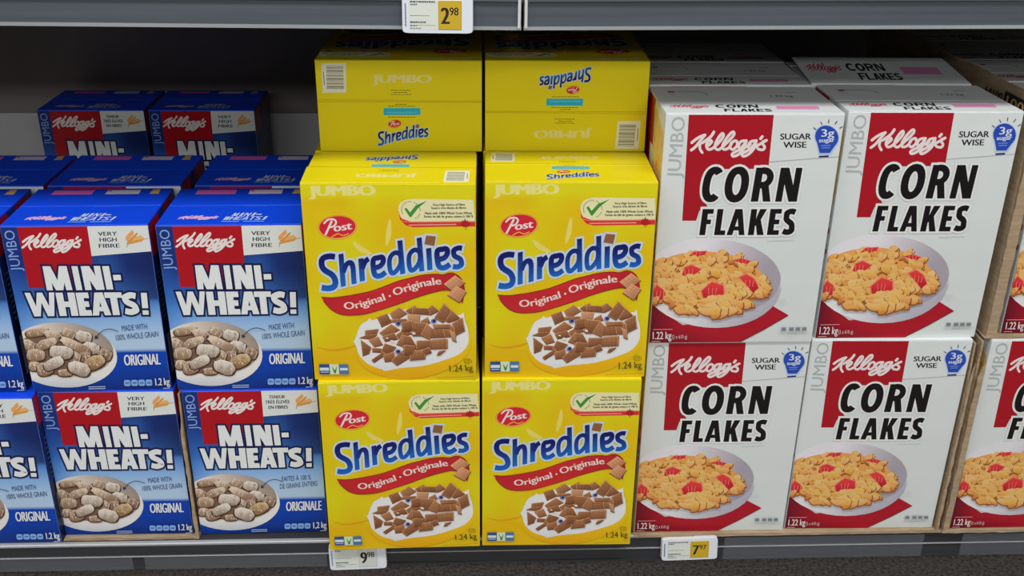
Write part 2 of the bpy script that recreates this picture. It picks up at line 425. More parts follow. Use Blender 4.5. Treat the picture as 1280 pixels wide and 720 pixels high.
        r = rnd.uniform(6.4, 10.4) * (.72 + .35 * (y - 305) / 80); rot = rnd.uniform(-.8, .8); sq = rnd.uniform(.45, .78); c = rnd.choice(pal)
        st = rnd.getstate(); blob(x + .4, y + 1.2, r * 1.10, sq, rot, mixc(c, (116, 58, 26), .85)); rnd.setstate(st)
        lo = mixc(c, (150, 84, 38), .55); hi = mixc(c, (236, 202, 128), .6)
        blob(x, y, r, sq, rot, lambda px, py, y=y, h=r * sq: mixc(hi, lo, .5 + (py - y) / (1.9 * h)))
        if rnd.random() < .6: blob(x - .8, y - .6, r * .5, sq * .6, rot, mixc(lo, c, rnd.uniform(.1, .8)))
        if rnd.random() < .3: a.ribbon([(x - r * .6, y + .6), (x, y - .8), (x + r * .6, y)], .7, (228, 198, 136), 3)
    a.text('1.22 kg', 1021.8, 416.8, 1044.5, 416.6, 9.2, (205, 200, 200), .02, lean=.1)
    a.text('(2 x 610 g)', 1045.6, 416.3, 1064, 416, 4.6, (200, 170, 172))
    a.ribbon([(1023, 404.6), (1047, 404.4)], .8, (190, 130, 135), 0, False); a.ribbon([(1020, 419.6), (1030.5, 419.6)], .8, (200, 150, 155), 0, False)
    for i, x in enumerate((1181, 1190.5, 1198.5, 1206.5)):
        a.face([(x + .8, 402.6), (x + 6.8, 402.6), (x + 6, 407.8), (x, 407.8)], (120, 128, 132)); a.ribbon([(x + 1.4, 405.2), (x + 5.4, 405.2)], 1.2, (72, 78, 84), 0, False)
    a.ribbon([(1190, 411), (1200, 410.8)], .6, (150, 156, 158), 0, False)
    a.ribbon([(1177, 367.5), (1190, 367.2)], .6, (160, 168, 170), 0, False); a.ribbon([(1178, 369.8), (1190, 369.6)], .6, (160, 168, 170), 0, False)
    return a
def art_corn_top(open_=False):
    a = Art(WC, DC); W = (192, 198, 198)
    a.grid(lambda u, v: W, 2, 2)
    a.rect(0, 8, 247, 92, (186, 190, 190))
    if open_:
        a = Art(WC, DC); a.grid(lambda u, v: W, 2, 2); a.T = lambda p: (p[0], 150 - (150 - p[1]) * 2.0)
    kelloggs(a, 10, 104, 66, 127, (176, 60, 82), 3.0)
    K = (25, 24, 27)
    def word(t, x0, y, w, h, gap=.12, st=.22):
        n = len(t); cw = w / (n + (n - 1) * gap)
        for i, ch in enumerate(t):
            x = x0 + i * cw * (1 + gap); a.glyph(ch, (x, y), (x + cw, y), (x + h * .15, y - h), st, [(0, K)])
    word('CORN', 74, 122, 60, 17); word('FLAKES', 82, 142, 66, 15)
    a.face([(160, 113), (220, 113), (218, 129), (158, 129)], (205, 130, 172))
    if open_: return a
    # rear flap: outlined panel and weight
    a.ribbon([(22, 30), (70, 34), (78, 52)], 1.4, (70, 50, 60), 4, False); a.ribbon([(22, 30), (32, 62), (60, 66)], .8, (150, 120, 130), 4, False)
    a.ell(28, 34, 5, 4, (120, 35, 50), n=12)
    a.text('1.22 kg', 168, 62, 200, 62, 10, (70, 74, 80), .02)
    a.ribbon([(196, 36), (212, 36)], 3, (130, 136, 140), 0, False)
    a.ribbon([(10, 1.2), (120, 1.2)], 2.4, (150, 20, 36), 0, False)
    return a
def art_corn_left():
    a = Art(DC, HC); w, h = DC * 1000, HC * 1000; rnd = random.Random(2)
    a.grid(lambda u, v: (190, 196, 198), 1, 1)
    a.rect(0, 0, w * .45, h * .2, (140, 15, 28)); a.rect(0, h * .2, w * .3, h, (140, 15, 28))
    a.poly([(w * .42, 10), (w * .97, 30), (w * .97, 140), (w * .5, 120)], (222, 192, 120))
    for i in range(46):
        x = w * rnd.uniform(.5, .93); y = rnd.uniform(35, 128); a.ell(x, y, rnd.uniform(3, 7), rnd.uniform(2.5, 5), rnd.choice([(226, 180, 80), (205, 140, 60), (232, 205, 140)]), rnd.uniform(0, 180), 9)
    a.glyph('R', (w * .2, 190), (w * .45, 190), (w * .2, 140), .24, [(3, (200, 204, 204)), (0, (14, 12, 14))])
    for i in range(14): a.ell(w * rnd.uniform(.5, .95), rnd.uniform(150, 230), 6, 4, rnd.choice([(226, 150, 50), (232, 190, 100), (170, 90, 40)]), rnd.uniform(0, 180), 9)
    return a

# ------------------------------------------------------------------ SHREDDIES
WS, HS, DS = .2385, .30660, .1352
SH_WORD = [('S', (622.8, 362.6), (645.2, 361), (623.2, 315.8), .165), ('h', (648, 356.8), (668, 352.2), (648.4, 316), .16),
           ('r', (672, 350.2), (685.4, 347.4), (672.5, 321.2), .235), ('e', (686.8, 347.4), (706, 344.6), (687.2, 318.4), .23),
           ('d', (707.4, 343.6), (729.4, 340), (707.4, 301.6), .155), ('d', (731.7, 340), (753.4, 336.6), (732, 298), .155),
           ('i', (757, 336), (763.6, 335.2), (757.8, 308.6), .2), ('e', (767.2, 337), (786.8, 334.8), (767.4, 307.4), .23),
           ('S', (788.2, 335.6), (803.2, 333.6), (788.8, 306.2), .23)]
def shreddies(a, border=2.6):
    wc = lambda y: mixc((18, 88, 165), (12, 16, 84), y * 1.25 + .02)
    for d, c in ((border, (196, 214, 232)), (0, wc)):
        for ch, bl, br, tl, s in SH_WORD: a.glyph(ch, bl, br, tl, s, [(d, c)])
        if d:
            z = a.poly([(757.5, 290.2), (773.8, 291), (770, 307.4), (754.4, 305)], c)
    a.poly([(759.4, 292.2), (771.6, 293.3), (768.4, 305.6), (756.2, 303.3)], (124, 82, 52))
    for i in range(3): a.ribbon([(759 - i * .9, 295 + i * 3), (770.6 - i * .9, 296.2 + i * 3)], .5, (92, 58, 36), 0, False)
def post(a):
    a.ell(650, 282, 24.8, 15.6, (214, 138, 44), -6, 36); a.ell(650, 282, 23.6, 14.5, (236, 190, 80), -6, 36); a.ell(650, 281.7, 22.8, 13.7, (176, 30, 44), -6, 36)
    a.ribbon([(642, 294.2), (650, 290.2), (656, 292.4), (663, 290)], 1.3, (224, 170, 70), 4)
    W = (232, 222, 220)
    a.ribbon([(643.5, 274.6), (639, 283), (634.6, 291.2)], 2.6, W, 4); a.ribbon([(634, 277), (639, 272.6), (646, 272), (649, 275.4), (646, 280.4), (640, 282.2)], 2.3, W, 4)
    a.text('ost', 645.6, 287.6, 667.6, 284.4, 9.6, W, .07, lean=.18)
def yellow(u, v):
    n = math.sin(u * 9 + v * 4) * math.sin(v * 11 - u * 3 + 1) * .5 + math.sin(u * 23 + v * 17) * .12
    base = mixc((186, 176, 12), (190, 160, 8), .5 + n * 1.5)
    if v > .93: base = (188, 180, 16)
    if v < .16: base = mixc(base, (192, 148, 8), .5)
    return base
SQ = []
for pts in ([(385, 150), (470, 120), (500, 190), (415, 230)], [(510, 110), (590, 60), (650, 110), (540, 175)], [(510, 170), (645, 165), (640, 190), (520, 192)],
            [(260, 275), (370, 262), (350, 310), (255, 330)], [(205, 340), (262, 318), (350, 316), (300, 350)], [(400, 290), (500, 220), (565, 265), (440, 330)],
            [(290, 365), (370, 335), (400, 400), (330, 420)], [(420, 330), (520, 300), (545, 350), (440, 370)], [(550, 310), (640, 255), (680, 300), (570, 340)],
            [(620, 215), (700, 190), (700, 270), (600, 270)], [(545, 400), (600, 320), (700, 400), (600, 420)], [(210, 370), (290, 430), (270, 480), (215, 500)],
            [(310, 440), (390, 445), (380, 475), (310, 470)], [(395, 470), (430, 400), (520, 430), (470, 490)], [(300, 545), (400, 480), (420, 500), (320, 565)],
            [(410, 510), (500, 480), (510, 550), (420, 560)], [(490, 550), (610, 450), (650, 520), (530, 590)], [(600, 420), (680, 400), (740, 430), (620, 470)],
            [(670, 470), (758, 460), (758, 520), (670, 530)], [(710, 200), (790, 220), (750, 310), (690, 300)], [(660, 80), (740, 40), (760, 90), (690, 110)]):
    SQ.append([(640 + x / 7.58, 375 + y / 7.58) for x, y in pts])
for pts in ([(60, 110), (150, 115), (140, 175), (60, 170)], [(105, 55), (240, 60), (230, 105), (105, 95)], [(230, 60), (270, 35), (315, 75), (250, 105)], [(165, 165), (220, 135), (235, 175), (190, 182)],
            [(290, 130), (370, 25), (430, 90), (350, 165)], [(380, 160), (430, 80), (490, 140), (400, 170)], [(430, 190), (510, 145), (520, 240), (440, 280)],
            [(345, 210), (430, 215), (440, 290), (350, 290)], [(400, 250), (435, 270), (445, 335), (415, 325)], [(220, 240), (340, 225), (345, 295), (220, 300)], [(90, 180), (210, 190), (150, 280), (90, 280)],
            [(155, 280), (210, 195), (245, 230), (220, 310)], [(270, 195), (400, 195), (390, 220), (280, 225)], [(235, 330), (360, 320), (355, 390), (225, 395)],
            [(120, 335), (230, 335), (220, 380), (110, 400)], [(60, 420), (170, 420), (160, 480), (50, 490)], [(160, 410), (210, 390), (225, 430), (180, 445)],
            [(275, 452), (290, 425), (345, 415), (300, 448)], [(10, 370), (90, 380), (60, 440), (0, 440)], [(0, 180), (80, 165), (80, 230), (10, 240)], [(0, 290), (60, 300), (90, 360), (0, 350)]):
    SQ.append([(720 + x / 6.86, 375 + y / 6.86) for x, y in pts])
def waffle(a, P, c):
    mx = sum(p[0] for p in P) / 4; my = sum(p[1] for p in P) / 4; P = [(mx + (p[0] - mx) * 1.1, my + (p[1] - my) * 1.1) for p in P]
    cx = sum(p[0] for p in P) / 4; cy = sum(p[1] for p in P) / 4
    a.poly([(cx + (p[0] - cx) * 1.1 + .2, cy + (p[1] - cy) * 1.1 + .9) for p in P], (96, 54, 32))
    a.poly([(cx + (p[0] - cx) * 1.05, cy + (p[1] - cy) * 1.05 - .2) for p in P], (200, 150, 108))
    a.poly(P, lambda x, y: mixc(mixc(c, (196, 146, 100), .35), mixc(c, (84, 50, 30), .4), .5 + ((x - cx) * .3 + (y - cy)) / 8))
    L = lambda p, q, t: (p[0] + (q[0] - p[0]) * t, p[1] + (q[1] - p[1]) * t)
    for t in (.3, .6, .85):
        a.ribbon([L(P[0], P[1], t), L(P[3], P[2], t)], .35, mixc(c, (80, 45, 28), .45), 0, False)
        a.ribbon([L(P[0], P[3], t), L(P[1], P[2], t)], .35, mixc(c, (80, 45, 28), .45), 0, False)
def art_shred_front():
    rnd = random.Random(9)
    a = Art(WS, HS, [(607.6, 225.6), (827, 226.8), (805.5, 473), (606, 472.6)])
    a.grid(yellow, 18, 22)
    a.text('JUMBO', 619, 242.6, 700, 241.8, 12.8, (212, 206, 128), .13)
    # light swooshes behind the name
    a.ribbon([(716, 272), (713, 290), (709, 305)], lambda t: 1.5 + 5 * math.sin(t * 3.14), (214, 200, 96), 5, False)
    a.ribbon([(668, 300), (676, 309), (690, 315)], lambda t: 1.5 + 6 * math.sin(t * 3.14), (214, 198, 100), 5, False)
    a.ribbon([(612, 432), (630, 436), (652, 433), (664, 428)], lambda t: .8 + 2.4 * math.sin(t * 3.14), (186, 136, 14), 5, False)
    post(a)
    # banner with check mark
    RB = (182, 38, 40)
    a.poly([(727.8, 262), (728.5, 272), (735, 279.5), (744, 282), (822, 281), (822, 272), (740, 270)], RB)
    a.poly(smooth([(822, 247.5), (800, 247.2), (760, 246.6), (742, 246.8), (731, 251.5), (727.6, 261), (731, 270.5), (742, 275)], 4)[:-1] + [(742, 275), (822, 274.4)], (208, 204, 158))
    a.ribbon([(727.6, 262), (731, 271), (742, 275.6), (822, 275)], .8, (224, 140, 110), 4, False)
    a.poly([(735.2, 259), (738, 257.6), (741.8, 263.4), (750, 254.5), (764.6, 248.6), (753, 257.5), (742.6, 269.6), (741, 269.2)], (52, 122, 46))
    for i in range(22):
        an = R(-200 + i * 12.5)
        if i in (10, 17): continue
        cx, cy = 743.2 + 11.6 * math.cos(an), 261 + 11 * math.sin(an); a.ribbon([(cx - .5, cy - .9), (cx + .5, cy + .9)], .8, (70, 96, 60), 0, False)
    K = (44, 46, 36)
    for t, x0, x1, y in (('Very High Source of Fibre', 771, 811, 255.2), ('Source très élevée de fibres', 769, 812, 259.2), ('Made with 100% Whole Grain Wheat', 760.5, 819, 265.8), ('Farine de blé de grains entiers à 100 %', 759, 820, 270)):
        a.text(t, x0, y, x1, y - .3, 2.8, K, .05)
    a.ribbon([(739, 279.3), (798, 278.6)], 1.4, (232, 160, 150), 0, False)
    lf = [(0, -5.4), (1.2, -2.6), (3.2, -3.6), (3, -1.6), (5.2, -1.8), (4.2, .4), (5.4, 1.4), (2.8, 3), (2.4, 4), (.4, 3.4), (.2, 6.4), (-.6, 6.4), (-.4, 3.4), (-2.6, 4), (-2.6, 3), (-5.4, 1.4), (-4.2, .4), (-5.2, -1.8), (-3, -1.6), (-3.2, -3.6), (-1.2, -2.6)]
    a.poly([(809.4 + x * 1.15, 277.4 + y * 1.2) for x, y in lf], (150, 24, 32))
    shreddies(a)
    # ribbon with "Original . Originale"
    top = [(622.6, 369.2), (636, 370), (651, 368.4), (665.6, 366), (688, 361), (719.4, 349.5), (733, 346), (749.5, 342), (767, 340.6), (776, 341.6), (784.4, 339.2), (791.8, 340.6), (798.6, 347.2), (800.8, 357.2), (800.2, 364), (796.8, 377)]
    bot = [(785.6, 361.8), (776, 360.8), (760.6, 364), (738.4, 370.5), (719.4, 377.4), (693.4, 385.5), (676.8, 390), (664.4, 391.7), (649, 391.7), (637.8, 387.8), (630, 381), (625, 374)]
    P = smooth(top, 3) + smooth(bot, 3)
    ct = (sum(p[0] for p in P) / len(P), sum(p[1] for p in P) / len(P))
    a.poly(P, lambda x, y: mixc((178, 38, 42), (150, 24, 34), abs(x - 700) / 110))
    a.ribbon(top, .9, (108, 20, 26), 3, False); a.ribbon(bot, .9, (108, 20, 26), 3, False)
    W = (232, 216, 206)
    a.text('Original', 0, 0, 0, 0, 8.6, W, .055, path=[(650.4, 384.6), (666, 383.2), (684, 378.6), (702, 373)])
    a.ell(707.6, 368, 1.4, 1.4, W, 0, 10)
    a.text('Originale', 0, 0, 0, 0, 9, W, .055, path=[(714, 368), (732, 361.6), (752, 356), (773, 353.4)])
    for Pq in ([(777.6, 353.2), (790.6, 343.8), (800.6, 351.4), (787.2, 361.4)], [(781, 366.6), (791.4, 357), (801.4, 363), (793, 374.6)]): waffle(a, Pq, (196, 140, 104))
    # bowl of squares in milk
    a.ell(732, 432, 72, 38, lambda x, y: mixc((208, 176, 14), (190, 140, 10), (y - 430) / 40), -9, 40, 4)
    a.poly(smooth([(660, 422), (668, 405), (677, 399), (680, 396), (685, 398), (700, 392), (730, 384), (762, 386), (790, 392), (797, 389), (798, 398), (801, 412), (799, 428), (788, 440), (768, 448), (742, 455), (712, 458), (694, 461.5), (690, 459.5), (674, 453), (664, 442), (661, 432), (658, 424)], 4, True),
           lambda x, y: mixc((206, 208, 208), (184, 186, 190), (y - 440) / 20))
    for i, Pq in enumerate(SQ):
        c = [(136, 90, 58), (124, 80, 52), (146, 100, 68), (114, 72, 46)][rnd.randrange(4)]
        if i in (21, 29): c = (182, 140, 108)
        waffle(a, Pq, c)
    for x, y in ((715.2, 402), (712, 437), (759.5, 399)):
        a.ell(x, y, 3.6, 3, (98, 104, 150), -20, 12); a.ell(x + .4, y - .2, 2, 1.8, (28, 30, 72), -20, 10)
    for x, y, r in ((706, 424, 2.6), (733.5, 414, 2.4), (700, 420, 1.6)): a.ell(x, y, r, r * .6, (210, 204, 196), 20, 10)
    a.face([(613, 452.4), (625.6, 452.2), (625.6, 464.8), (613, 465)], (38, 70, 120)); a.rect(613.6, 456.6, 625, 460.2, (190, 200, 205)); a.rect(614.4, 461.6, 624.4, 462.6, (160, 176, 190))
    a.face([(626, 452.4), (637.2, 452.4), (637.2, 464.8), (626, 464.8)], (176, 190, 160)); a.poly([(628.6, 454.6), (632, 460), (635.4, 454.2), (633, 463.6), (631, 463.6)], (40, 110, 70))
    a.face([(637.6, 452.4), (649, 452.4), (649, 464.8), (637.6, 464.8)], (62, 100, 140)); a.rect(638.6, 457, 648, 460, (190, 200, 205))
    a.text('COR', 793.4, 450.4, 800.2, 450, 3.2, (96, 78, 22)); a.ribbon([(797 + 5 * math.cos(t), 448.8 + 3 * math.sin(t)) for t in np.linspace(0, 6.0, 14)], .5, (96, 78, 22), 0, False, True)
    a.text('1.24 kg', 774, 462, 802.4, 461, 8, (70, 58, 20), .015)
    a.ribbon([(757, 469.5), (803.5, 467.6)], .5, (150, 120, 12), 0, False)
    return a
FLP = [(391.7, 77.8), (602, 76.4), (602, 191.7), (403.6, 190)]
def art_shred_end():
    a = Art(WS, DS, FLP)
    a.grid(lambda u, v: (194, 180, 14), 2, 2)
    a.face([(400.6, 82), (430.4, 81.2), (432.2, 118), (403.4, 118.6)], (205, 205, 188))
    for i in range(15):
        y = 85.6 + i * 1.98; t = (.55, .9, .5, 1.2, .6)[i % 5]
        a.ribbon([(406.6 + i * .12, y), (427.4 + i * .12, y)], t, (46, 46, 48), 0, False)
    a.ribbon([(403.4, 92), (405.2, 109)], .9, (96, 96, 90), 0, False)
    a.text('JUMBO', 464, 105.6, 537, 105.4, 10.2, (216, 208, 130), .13)
    K = (86, 74, 22)
    for x0, x1, y in ((487, 512, 115), (490, 508, 117.6), (487, 512, 120.2), (493, 508, 132.6), (484, 518, 134.9), (484, 518, 148.3)): 
        x = x0
        rr = random.Random(int(x0 * y))
        while x < x1 - 1.5:
            l = rr.uniform(1.6, 4); a.ribbon([(x, y), (min(x + l, x1), y)], .8, K, 0, False); x += l + .8
    a.face([(478.4, 137.4), (524, 137.2), (524.2, 145.8), (478.6, 146)], (28, 150, 190)); a.rect(478.4, 136.4, 524, 137.4, (150, 208, 110))
    a.ribbon([(482, 142.8), (521, 142.6)], 2.0, (70, 176, 206), 0, False)
    a.T = tscale((622, 290, 804, 363), (472, 156.5, 534.5, 183.8)); shreddies(a, 2.2)
    a.T = tscale((625, 266, 675, 298), (484, 151.4, 501, 162)); a.k += 5; post(a); a.T = None
    a.ribbon([(395, 127.2), (602, 128.4)], .7, (176, 150, 18), 0, False)
    return a
def rot180(a):
    b = Art(a.w, a.h); b.faces = [([(a.w - p[0], a.h - p[1], *p[2:]) for p in P], z) for P, z in a.faces]; return b
def art_shred_side():
    a = Art(DS, HS); w, h = DS * 1000, HS * 1000; rnd = random.Random(3)
    a.grid(lambda u, v: (206, 176, 18), 1, 1)
    a.ell(w * .5, h * .42, 50, 55, (190, 110, 30), 0, 24); a.ell(w * .35, h * .55, 26, 30, (40, 34, 30), 0, 20); a.ell(w * .35, h * .55, 16, 20, (190, 180, 160), 0, 16)
    a.rect(10, h * .33, w - 10, h * .36, (160, 40, 30))
    a.rect(14, h * .7, w - 14, h * .93, (200, 140, 20))
    return a

# ------------------------------------------------------------------ MINI-WHEATS
WM, HM, DM = .20447, .26859, .155
def art_wheat_front(french=False):
    rnd = random.Random(4)
    a = Art(WM, HM, [(194, 281), (376.5, 278.5), (394, 487), (223, 489)])
    def bg(u, v):
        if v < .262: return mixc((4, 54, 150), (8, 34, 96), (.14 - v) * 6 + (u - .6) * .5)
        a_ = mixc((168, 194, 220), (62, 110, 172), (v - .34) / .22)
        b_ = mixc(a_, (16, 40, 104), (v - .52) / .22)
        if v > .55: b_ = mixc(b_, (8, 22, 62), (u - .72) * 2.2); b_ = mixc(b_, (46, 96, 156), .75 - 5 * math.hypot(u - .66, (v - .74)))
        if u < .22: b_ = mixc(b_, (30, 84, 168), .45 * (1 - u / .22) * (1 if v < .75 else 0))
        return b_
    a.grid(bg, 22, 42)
    jumbo_v(a, (217.4, 337), (211.4, 286.5), (205.2, 337.5), (112, 140, 190), .0)
    a.poly([(215, 279), (301, 278), (304.8, 318), (305, 331), (306.8, 358), (225.4, 358.6)], (146, 12, 24))
    a.poly([(301, 278), (377, 277), (380.2, 312.4), (304.6, 318.6)], (186, 191, 189))
    K = (34, 36, 48)
    if french:
        a.text('TENEUR', 312, 292.6, 333.5, 292.2, 4.6, K, .05); a.text('TRÈS ÉLEVÉE', 307, 300, 340, 299.5, 4.6, K, .05); a.text('EN FIBRES', 311.6, 307.6, 337.6, 307, 4.6, K, .05)
    else:
        a.text('VERY', 314, 293.2, 337.4, 292.8, 4.9, K, .05); a.text('HIGH', 315.8, 300.6, 336.6, 300.2, 4.9, K, .05); a.text('FIBRE', 314.4, 308.2, 339.8, 307.8, 4.9, K, .05)
    a.ribbon([(349, 307.5), (349.6, 302), (353, 295)], .8, (130, 110, 80), 4)
    a.ribbon([(352, 300), (362, 298.4), (376, 296.6)], .7, (170, 120, 60), 4)
    for i in range(7):
        for sg in (-1, 1):
            x = 351 + i * 1.3; y = 299 - i * 1.3; a.ell(x + sg * 2, y + sg * 1.4 - 1, 3.1, 1.3, (190, 122, 50) if sg > 0 else (206, 146, 84), -70 + sg * 30, 8)
            x = 352 + i * 2.6; y = 300.2 - i * .6; a.ell(x, y + sg * 2, 3.2, 1.25, (186, 130, 60) if sg > 0 else (214, 166, 100), sg * -38, 8)
    kelloggs(a, 219.4, 289.4, 293, 314.8, (214, 206, 204), 3.5)
    word = [('M', (247.2, 361.2), (278.6, 361), (242.6, 331), .30), ('I', (283.2, 361), (290.8, 361), (279, 331), .3), ('N', (294.4, 361), (318.2, 360.6), (290.4, 331), .30), ('I', (320.6, 360.4), (329, 360.2), (316.8, 331), .3),
            ('-', (330, 348.8), (339.4, 348.6), (329.4, 342), .3),
            ('W', (224, 393.8), (260.4, 393.4), (219.6, 364.2), .27), ('H', (261, 393.4), (284.2, 393.2), (257.4, 364.2), .30), ('E', (285.6, 393.2), (301, 393), (282, 364.2), .30),
            ('A', (301.6, 393), (324.6, 392.6), (298.6, 364.2), .29), ('T', (320.2, 392.6), (341.6, 392.4), (317, 364), .30), ('S', (341.6, 392.4), (360, 392.2), (338.2, 364), .28), ('!', (363.6, 392.2), (371, 392.2), (362.6, 364.6), .3)]
    for d, c in ((2.3, (14, 18, 62)), (0, (206, 211, 211))):
        for ch, bl, br, tl, s in word: a.glyph(ch, bl, br, tl, s, [(d, c)])
    T = (34, 62, 110)
    if french:
        a.text('FAITES À 100 %', 331, 413, 370, 410.6, 7, T, 0); a.text('DE GRAINS ENTIERS', 328.5, 424, 379, 419.6, 7, T, 0)
    else:
        a.text('MADE WITH', 336.6, 412.8, 368.2, 410.2, 7, T, 0); a.text('100% WHOLE GRAIN', 328.6, 424.6, 381.6, 419.8, 7, T, 0)
    # bowl
    a.ell(262.5, 443.5, 66, 40, lambda x, y: mixc((206, 204, 200), (150, 156, 172), (y - 465) / 26), 2, 44, 5)
    a.ell(262, 436, 62.5, 34.6, lambda x, y: mixc((196, 188, 178), (128, 116, 108), (x - 235) / 85 + (420 - y) / 120), 3, 44, 5)
    a.ell(254, 441, 52, 27, (104, 80, 64), 3, 30)
    bits = [(230, 170, 190, 72, -8, 1), (380, 205, 170, 74, 20, 0), (505, 185, 115, 84, 38, 1), (640, 210, 135, 95, 10, 2), (150, 285, 120, 84, 25, 0), (300, 275, 180, 78, -20, 0), (700, 315, 150, 95, 12, 2), (560, 290, 270, 78, 28, 0),
            (205, 375, 150, 105, 0, 1), (820, 372, 115, 100, 25, 3), (640, 395, 100, 85, 0, 3), (550, 395, 100, 95, 20, 1), (430, 350, 195, 112, 10, 2), (190, 475, 100, 80, 0, 0), (280, 500, 135, 112, -12, 1), (360, 450, 175, 90, -25, 2),
            (725, 445, 180, 108, -25, 4), (455, 535, 120, 62, 0, 1), (580, 500, 185, 110, 18, 2)]
    pal = [(168, 142, 118), (152, 124, 94), (190, 184, 174), (122, 90, 70), (150, 116, 60)]
    for x, y, w, h, an, k in bits:
        cx, cy, rx, ry = 200 + x / 7.2, 390 + y / 7.2, w / 13.2, h / 13.2; c = pal[k]; cs, sn = math.cos(R(an)), math.sin(R(an))
        def sup(f, dx=0, dy=0):
            return [(cx + dx + f * (p[0] * cs - p[1] * sn), cy + dy + f * (p[0] * sn + p[1] * cs)) for p in arc(0, 0, rx, ry, 0, 340, 17, 2.7)]
        sup0 = sup(1); sup0 = [(cx + (p[0] - cx) * (1 + q), cy + (p[1] - cy) * (1 + q)) for p in sup0 for q in (rnd.uniform(-.10, .07),)]; a.poly(sup(1.1, .2, .9), (62, 42, 34)); a.poly(sup0, lambda px, py, cy=cy, ry=ry, c=c: mixc(mixc(c, (226, 220, 210), .4), mixc(c, (92, 68, 50), .6), (py - cy + ry) / (2 * ry)))
        for j in range(5):
            t = (j - 2) / 2.6; p0 = (rx * t, -ry * .75); p1 = (rx * t * .9 + 1, ry * .7)
            a.ribbon([(cx + p0[0] * cs - p0[1] * sn, cy + p0[0] * sn + p0[1] * cs), (cx + p1[0] * cs - p1[1] * sn, cy + p1[0] * sn + p1[1] * cs)], .42, mixc(c, (96, 72, 54), .55) if j % 2 else (214, 208, 200), 0, False)
        for j in range(11): a.ell(cx + rnd.uniform(-.7, .7) * rx, cy + rnd.uniform(-.6, .6) * ry, rnd.uniform(.5, 1.3), rnd.uniform(.4, .8), (212, 206, 198) if j % 3 == 0 else mixc(c, (84, 60, 46), .55), rnd.uniform(0, 90), 7)
    a.ribbon([(332, 412.6), (322, 409.7), (312.6, 412), (304, 420)], .9, (26, 40, 66), 4); a.poly([(302.4, 422.4), (303, 417.4), (307.4, 420.6)], (26, 40, 66))
    a.text('ORIGINALE' if french else 'ORIGINAL', 337.6, 455.8, 382 if not french else 385, 454.6, 13.4, (208, 212, 216), .035)
    for i in range(4):
        x = 335.4 + i * 9; a.poly(arc(x + 4, 478 - i * .1, 4.1, 4, 0, 340, 17, 4), (112, 146, 196)); a.ribbon([(x + 1.6, 478), (x + 6.4, 477.9)], 2.0, (60, 96, 160), 0, False)
    a.text('1.2 kg' if not french else '1,2 kg', 374.6, 481.4, 392.2, 480.6, 8.8, (208, 212, 216), .03)
    a.ribbon([(383.5, 485.2), (392.4, 484.8)], .8, (170, 180, 196), 0, False)
    a.ribbon([(291, 482.6), (312, 482.2)], 1.0, (150, 160, 178), 0, False); a.ribbon([(291, 485), (312, 484.6)], 1.0, (150, 160, 178), 0, False)
    return a
def art_wheat_top():
    a = Art(WM, DM); B = (12, 66, 205)
    a.grid(lambda u, v: (12, 62, 200), 2, 2)
    kelloggs(a, 26, 118, 82, 136, (205, 160, 190), 4.4)
    W = (212, 222, 236)
    def word(t, x0, y, w, h, gap=.1):
        n = len(t); cw = w / (n + (n - 1) * gap)
        for i, ch in enumerate(t):
            x = x0 + i * cw * (1 + gap)
            if ch == '-': a.glyph('-', (x, y - h * .35), (x + cw, y - h * .35), (x + 1, y - h * .6), .3, [(0, W)])
            elif ch in 'I!': a.glyph(ch, (x + cw * .3, y), (x + cw * .75, y), (x + cw * .3 + 3, y - h), .3, [(0, W)])
            else: a.glyph(ch, (x, y), (x + cw, y), (x + 3, y - h), .15, [(0, W)])
    word('MINI-', 100, 122, 42, 13); word('WHEATS!', 90, 138, 62, 14)
    a.ribbon([(90, 143.5), (115, 143.5)], 2.6, (120, 190, 230), 0, False); a.ribbon([(121, 143.5), (150, 143.5)], 2.6, (120, 190, 230), 0, False)
    a.rect(28, 8, 88, 27, (196, 90, 160)); a.rect(108, 8, 158, 27, (196, 184, 200)); a.ell(112, 12, 3, 3, (180, 40, 50), 0, 10)
    a.face([(176, 6), (186, 6), (188, 27), (174, 27)], (190, 150, 90))
    for i in range(12): a.ribbon([(110 + i * 3, 81), (111.6 + i * 3, 81)], 1.2, (100, 140, 220), 0, False)
    return a
def art_wheat_right():
    a = Art(DM, HM); w, h = DM * 1000, HM * 1000
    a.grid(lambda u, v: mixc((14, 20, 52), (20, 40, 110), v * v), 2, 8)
    a.rect(2, 1, w * .36, h * .19, (150, 16, 40)); a.rect(w * .55, 1, w * .9, h * .12, (120, 20, 44))
    for i in range(9):
        a.ribbon([(12, h * .3 + i * 9), (w * .7 - (i * 37 % 40), h * .3 + i * 9)], 2.2, (96, 104, 130), 0, False)
    a.rect(14, h * .68, w - 14, h * .92, (110, 118, 134))
    return a

